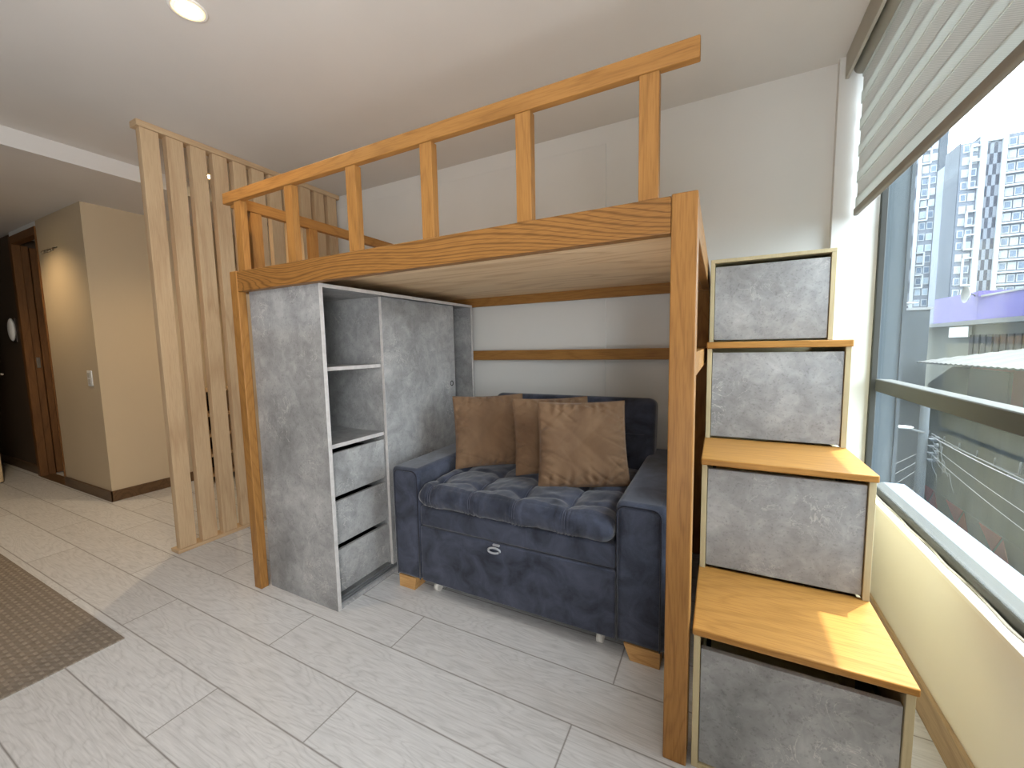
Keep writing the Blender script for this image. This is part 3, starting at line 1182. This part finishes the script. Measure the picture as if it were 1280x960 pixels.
# flat-roofed cream building
fb = thing('flat_roof_building', 'cream building under a white flat roof sheet', 'building', (20, 40, GZ))
box(17.5, 21.8, 20, 50.4, GZ, 2.02).build('wall', CREAMP, fb)
box(16.9, 21.8, 20, 48.0, 2.03, 2.32).build('roof', SLABW, fb, 'white flat roof sheet')
box(17.3, 17.48, 38.6, 41.3, 1.22, 1.95).build('awning', WHITE, fb, 'white awning box')
for k in range(14):
    y = 38.2 - k * .72
    box(17.40, 17.48, y, y + .45, -.2, 1.35).build('picket', plain('old_board', (59, 55, 51), .9) if k == 0 else bpy.data.materials['old_board'], fb)

# purple building with a dish
pb = thing('purple_building', 'long purple walled building above the white roof', 'building', (24, 46, GZ))
b = MB()
b.box(22.0, 27.0, 18, 49.6, GZ, 4.75)
b.build('wall', PURP, pb)
box(22.0, 27.0, 49.61, 57.8, GZ, 5.2).build('lilac_wall', PURP2, pb, 'lighter lilac wall part')
box(21.9, 22.0, 18, 49.0, 4.66, 4.80).build('parapet', SLABW, pb)
ds = thing('satellite_dish', 'white satellite dish on the edge of the purple building', 'satellite dish', (21.8, 50.0, 4.8))
b = MB()
prof = [(0, .0), (.25, .03), (.5, .12), (.72, .26), (.75, .30)]
b.lathe((21.6, 50.0, 5.0), [(r, -z) for r, z in prof], 24, 'x')
b.build('dish', SLABW, ds)
MB().tube([(21.62, 50.0, 5.0), (21.85, 50.0, 4.95), (21.95, 50.0, 4.8)], .05).build('mast', POLEM, ds)

# grey end building and the neighbour's wing
eb = thing('grey_end_building', 'plain blue-grey block closing the far end of the street', 'building', (11, 35.5, GZ))
box(8.0, 13.5, 33.3, 38, GZ, 2.95).build('wall', BLUEG2, eb)
box(7.9, 13.6, 33.2, 38, 2.95, 3.10).build('parapet', SLABW, eb)
box(11.9, 12.3, 33.22, 33.3, -3.4, -2.4).build('window', FRAME, eb)
nb_ = thing('neighbour_wing', 'tall blue-grey side wall of the neighbouring block at the window edge', 'building', (3.9, 9.5, GZ))
box(2.75, 4.97, 9.0, 10.2, GZ, 9.0).build('wall', BLUEG, nb_)
box(4.97, 5.02, 8.95, 10.2, GZ, 9.0).build('corner_strip', BLUEG2, nb_)

# utility pole, its lamp and cables
up = thing('utility_pole', 'grey utility pole with a small street lamp arm and insulators', 'utility pole', (8.5, 18.2, GZ))
MB().cyl((8.5, 18.2, GZ), (8.5, 18.2, -.9), .17, .12, 16).build('pole', POLEM, up)
b = MB()
b.tube([(8.5, 18.1, -2.15), (8.2, 18.1, -2.08), (7.75, 18.15, -1.93)], .035, 8)
b.build('lamp_arm', CABLE, up)
MB().sph((7.95, 18.12, -2.0), .12, (2.2, 1, .5)).build('street_lamp', WHITE, up)
for z in (-2.35, -2.6, -2.85, -3.1):
    MB().lathe((8.78, 17.95, z), [(.0, .12), (.04, .11), (.07, .08), (.04, .06), (.07, .03), (.04, .0), (.0, .0)], 12).build('insulator', CABLE, up)
    box(8.60, 8.80, 17.93, 18.2, z - .05, z).build('bracket', POLEM, up)
b = MB()
for k in range(6):
    rr = random.Random(k)
    p = [(8.66 + rr.uniform(0, .1), 17.95, -2.3 - k * .12)]
    for j in range(1, 6):
        p.append((p[-1][0] + rr.uniform(-.05, .16), 17.9 - .02 * j, p[-1][2] - rr.uniform(.02, .36)))
    b.tube(p, .010, 5)
b.build('loose_wires', CABLE, up)


def cable(p0, p1, sag, r, label):
    p0, p1 = Vector(p0), Vector(p1)
    pts = []
    for i in range(25):
        t = i / 24
        q = p0.lerp(p1, t)
        q.z -= sag * 4 * t * (1 - t)
        pts.append(q)
    o = MB().tube(pts, r, 6).build('overhead_cable', CABLE)
    tag(o, label, 'cable', 'overhead cables at the utility pole')


cable((8.65, 18.0, -2.25), (7.6, 8.0, -1.75), .12, .018, 'thick pale overhead cable from the pole top, brightest of the bundle')
cable((8.65, 18.0, -2.15), (8.6, 7.0, -2.05), .20, .009, 'thin overhead cable just above the brightest one')
cable((8.65, 18.0, -2.55), (7.6, 8.0, -2.55), .12, .008, 'thin overhead cable below the brightest one')
cable((8.65, 18.0, -2.85), (7.6, 8.0, -2.95), .14, .008, 'lowest thin overhead cable running right from the pole')
cable((8.5, 18.3, -2.9), (4.0, 16.5, -4.7), .25, .011, 'upper overhead cable dropping left from the pole')
cable((8.5, 18.3, -3.2), (4.4, 16.4, -5.1), .25, .011, 'middle overhead cable dropping left from the pole')
cable((8.5, 18.3, -3.5), (4.9, 16.2, -5.3), .25, .011, 'lowest overhead cable dropping left from the pole')

sl = thing('street_lamp', 'thin white street lamp in front of the grey end building', 'street lamp', (10.7, 28, GZ))
b = MB()
b.tube([(10.7, 28, GZ), (10.65, 28, 2.4), (10.68, 28, 2.85), (10.85, 28, 3.0)], .06, 8)
b.build('pole', CABLE, sl)
MB().sph((11.0, 28, 3.06), .1, (2.4, 1, .5)).build('lamp_head', WHITE, sl)

# ------------------------------------------------------------------ the two towers
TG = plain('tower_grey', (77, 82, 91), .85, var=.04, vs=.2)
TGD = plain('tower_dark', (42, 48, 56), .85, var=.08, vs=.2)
TW = plain('tower_white', (128, 132, 135), .8, var=.02)
TWIN = plain('tower_glass', (59, 74, 91), .3, var=.15, vs=.7)
TWIN2 = plain('tower_pale_glass', (111, 123, 132), .3, var=.08, vs=.7)


def checker(name, dx, dz, x0, z0):
    t = NT(name)
    sp = t.n('ShaderNodeSeparateXYZ', Vector=t.n('ShaderNodeNewGeometry').outputs['Position'])
    ix = t.math('FLOOR', t.math('DIVIDE', t.math('SUBTRACT', sp.outputs[0], x0), dx))
    iz = t.math('FLOOR', t.math('DIVIDE', t.math('SUBTRACT', sp.outputs[2], z0), dz))
    k = t.math('FLOORED_MODULO', t.math('ADD', ix, iz), 2.0)
    t.col(t.mix(k, lin((86, 90, 97)), lin((32, 35, 46))))
    t.set(Roughness=.85)
    return t.m


def tbox(x0, x1, y0, y1, z0, z1):
    # tower coordinates enlarged about the camera position; farther off, same outline in view
    return box(3 * x0 - 3.954, 3 * x1 - 3.954, 3 * y0 + 2.227, 3 * y1 + 2.227, max(GZ, 3 * z0 - 2.33), 3 * z1 - 2.33)


def tb3(b, x0, x1, y0, y1, z0, z1):  # same enlargement about the camera position, added to a given mesh
    b.box(3 * x0 - 3.954, 3 * x1 - 3.954, 3 * y0 + 2.227, 3 * y1 + 2.227, max(GZ, 3 * z0 - 2.33), 3 * z1 - 2.33)


def tower_window(x0, x1, y, z0, z1, par, pale):
    wv = tbox(x0, x1, y - .06, y, z0, z1).build('window', TW, par, 'white framed window')
    tbox(x0 + .06, x1 - .06, y - .075, y - .06, z0 + .07, z1 - .07).build('pane', TWIN2 if pale else TWIN, wv)


FH = .90     # storey height before the enlargement about the camera
ta = thing('apartment_tower', 'taller left apartment tower with a narrow checkered panel', 'apartment tower', (60.2, 188, GZ))
tbox(19.3, 22.80, 60, 66, GZ, 27.0).build('wall', TG, ta)
tbox(19.35, 20.55, 59.9, 60, GZ, 26.5).build('checker_panel', checker('checker_left', 1.2, 3.75, 54.1, -2.3), ta)
tbox(20.56, 20.86, 59.8, 60, GZ, 27.0).build('white_pilaster', TW, ta)
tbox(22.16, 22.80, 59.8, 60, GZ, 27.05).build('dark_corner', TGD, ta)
for f in range(22):
    z = 1.2 + f * 1.18
    for c, x in enumerate((20.98, 21.60)):
        tower_window(x, x + .50, 60, z, z + .72, ta, (f * 3 + c * 5) % 4 < 2)
for z in (3.2, 6.8, 9.2, 14.0, 16.2, 19.9):
    b = MB()
    hgt = 2.2 if int(z * 10) % 4 == 2 else 1.25
    tb3(b, 20.88, 21.56, 59.7, 59.93, z - .12, z)
    tb3(b, 20.88, 21.56, 59.7, 59.93, z + hgt, z + hgt + .12)
    tb3(b, 21.48, 21.58, 59.7, 59.93, z, z + hgt)
    b.build('white_surround', TW, ta)

tb = thing('apartment_tower', 'right apartment tower with dark side wall and a tall checkered strip', 'apartment tower', (60, 146, GZ))
b = MB()
tb3(b, 18.5, 19.55, 45, 47.3, GZ, 16.35)
tb3(b, 19.55, 20.98, 45, 52, GZ, 16.55)
tb3(b, 20.98, 27.5, 45, 52, GZ, 16.5)
b.build('wall', TG, tb)
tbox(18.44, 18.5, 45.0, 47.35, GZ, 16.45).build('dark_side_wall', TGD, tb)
tbox(19.56, 19.90, 44.75, 45, 4.2, 16.85).build('white_pilaster', TW, tb)
tbox(20.74, 21.00, 44.75, 45, 4.2, 16.75).build('white_pilaster', TW, tb)
tbox(19.90, 20.74, 44.75, 45, 16.15, 16.80).build('white_lintel', TW, tb)
tbox(19.90, 20.74, 44.92, 45, 2.5, 16.15).build('checker_panel', checker('checker_right', .63, 2.4, 55.75, -2.2), tb)
b = MB()
b.prism([(3 * x - 3.954, 3 * z - 2.33) for x, z in ((19.65, 16.6), (20.7, 16.6), (20.5, 16.95), (20.28, 17.15), (19.8, 16.95))], 'y', 140, 149)  # outline enlarged about the camera position like the tower boxes
b.build('roof_hut', TGD, tb)
tbox(18.5, 27.5, 44.7, 45, 4.0, 4.2).build('white_band', TW, tb)
for f in range(15):
    z = 2.6 + f * .93
    for c, x in enumerate((18.62, 19.08)):
        tower_window(x, x + .38, 45, z, z + .58, tb, (f * 5 + c * 3) % 4 < 2)
    if z > 4.3:
        tbox(21.0, 27.5, 44.70, 45, z - .24, z - .12).build('balcony_slab', TW, tb)
    for c, x in enumerate((21.10, 21.62, 22.14)):
        tower_window(x, x + .44, 45, z, z + .58, tb, (f * 7 + c * 3) % 5 < 2)
for z, hgt in ((5.4, 2.0), (8.2, 1.0), (10.0, 1.0), (12.9, 1.9), (15.0, .9)):
    b = MB()
    tb3(b, 19.02, 19.56, 44.75, 44.9, z - .12, z)
    tb3(b, 19.02, 19.56, 44.75, 44.9, z + hgt, z + hgt + .12)
    tb3(b, 19.00, 19.10, 44.75, 44.9, z, z + hgt)
    b.build('white_surround', TW, tb)
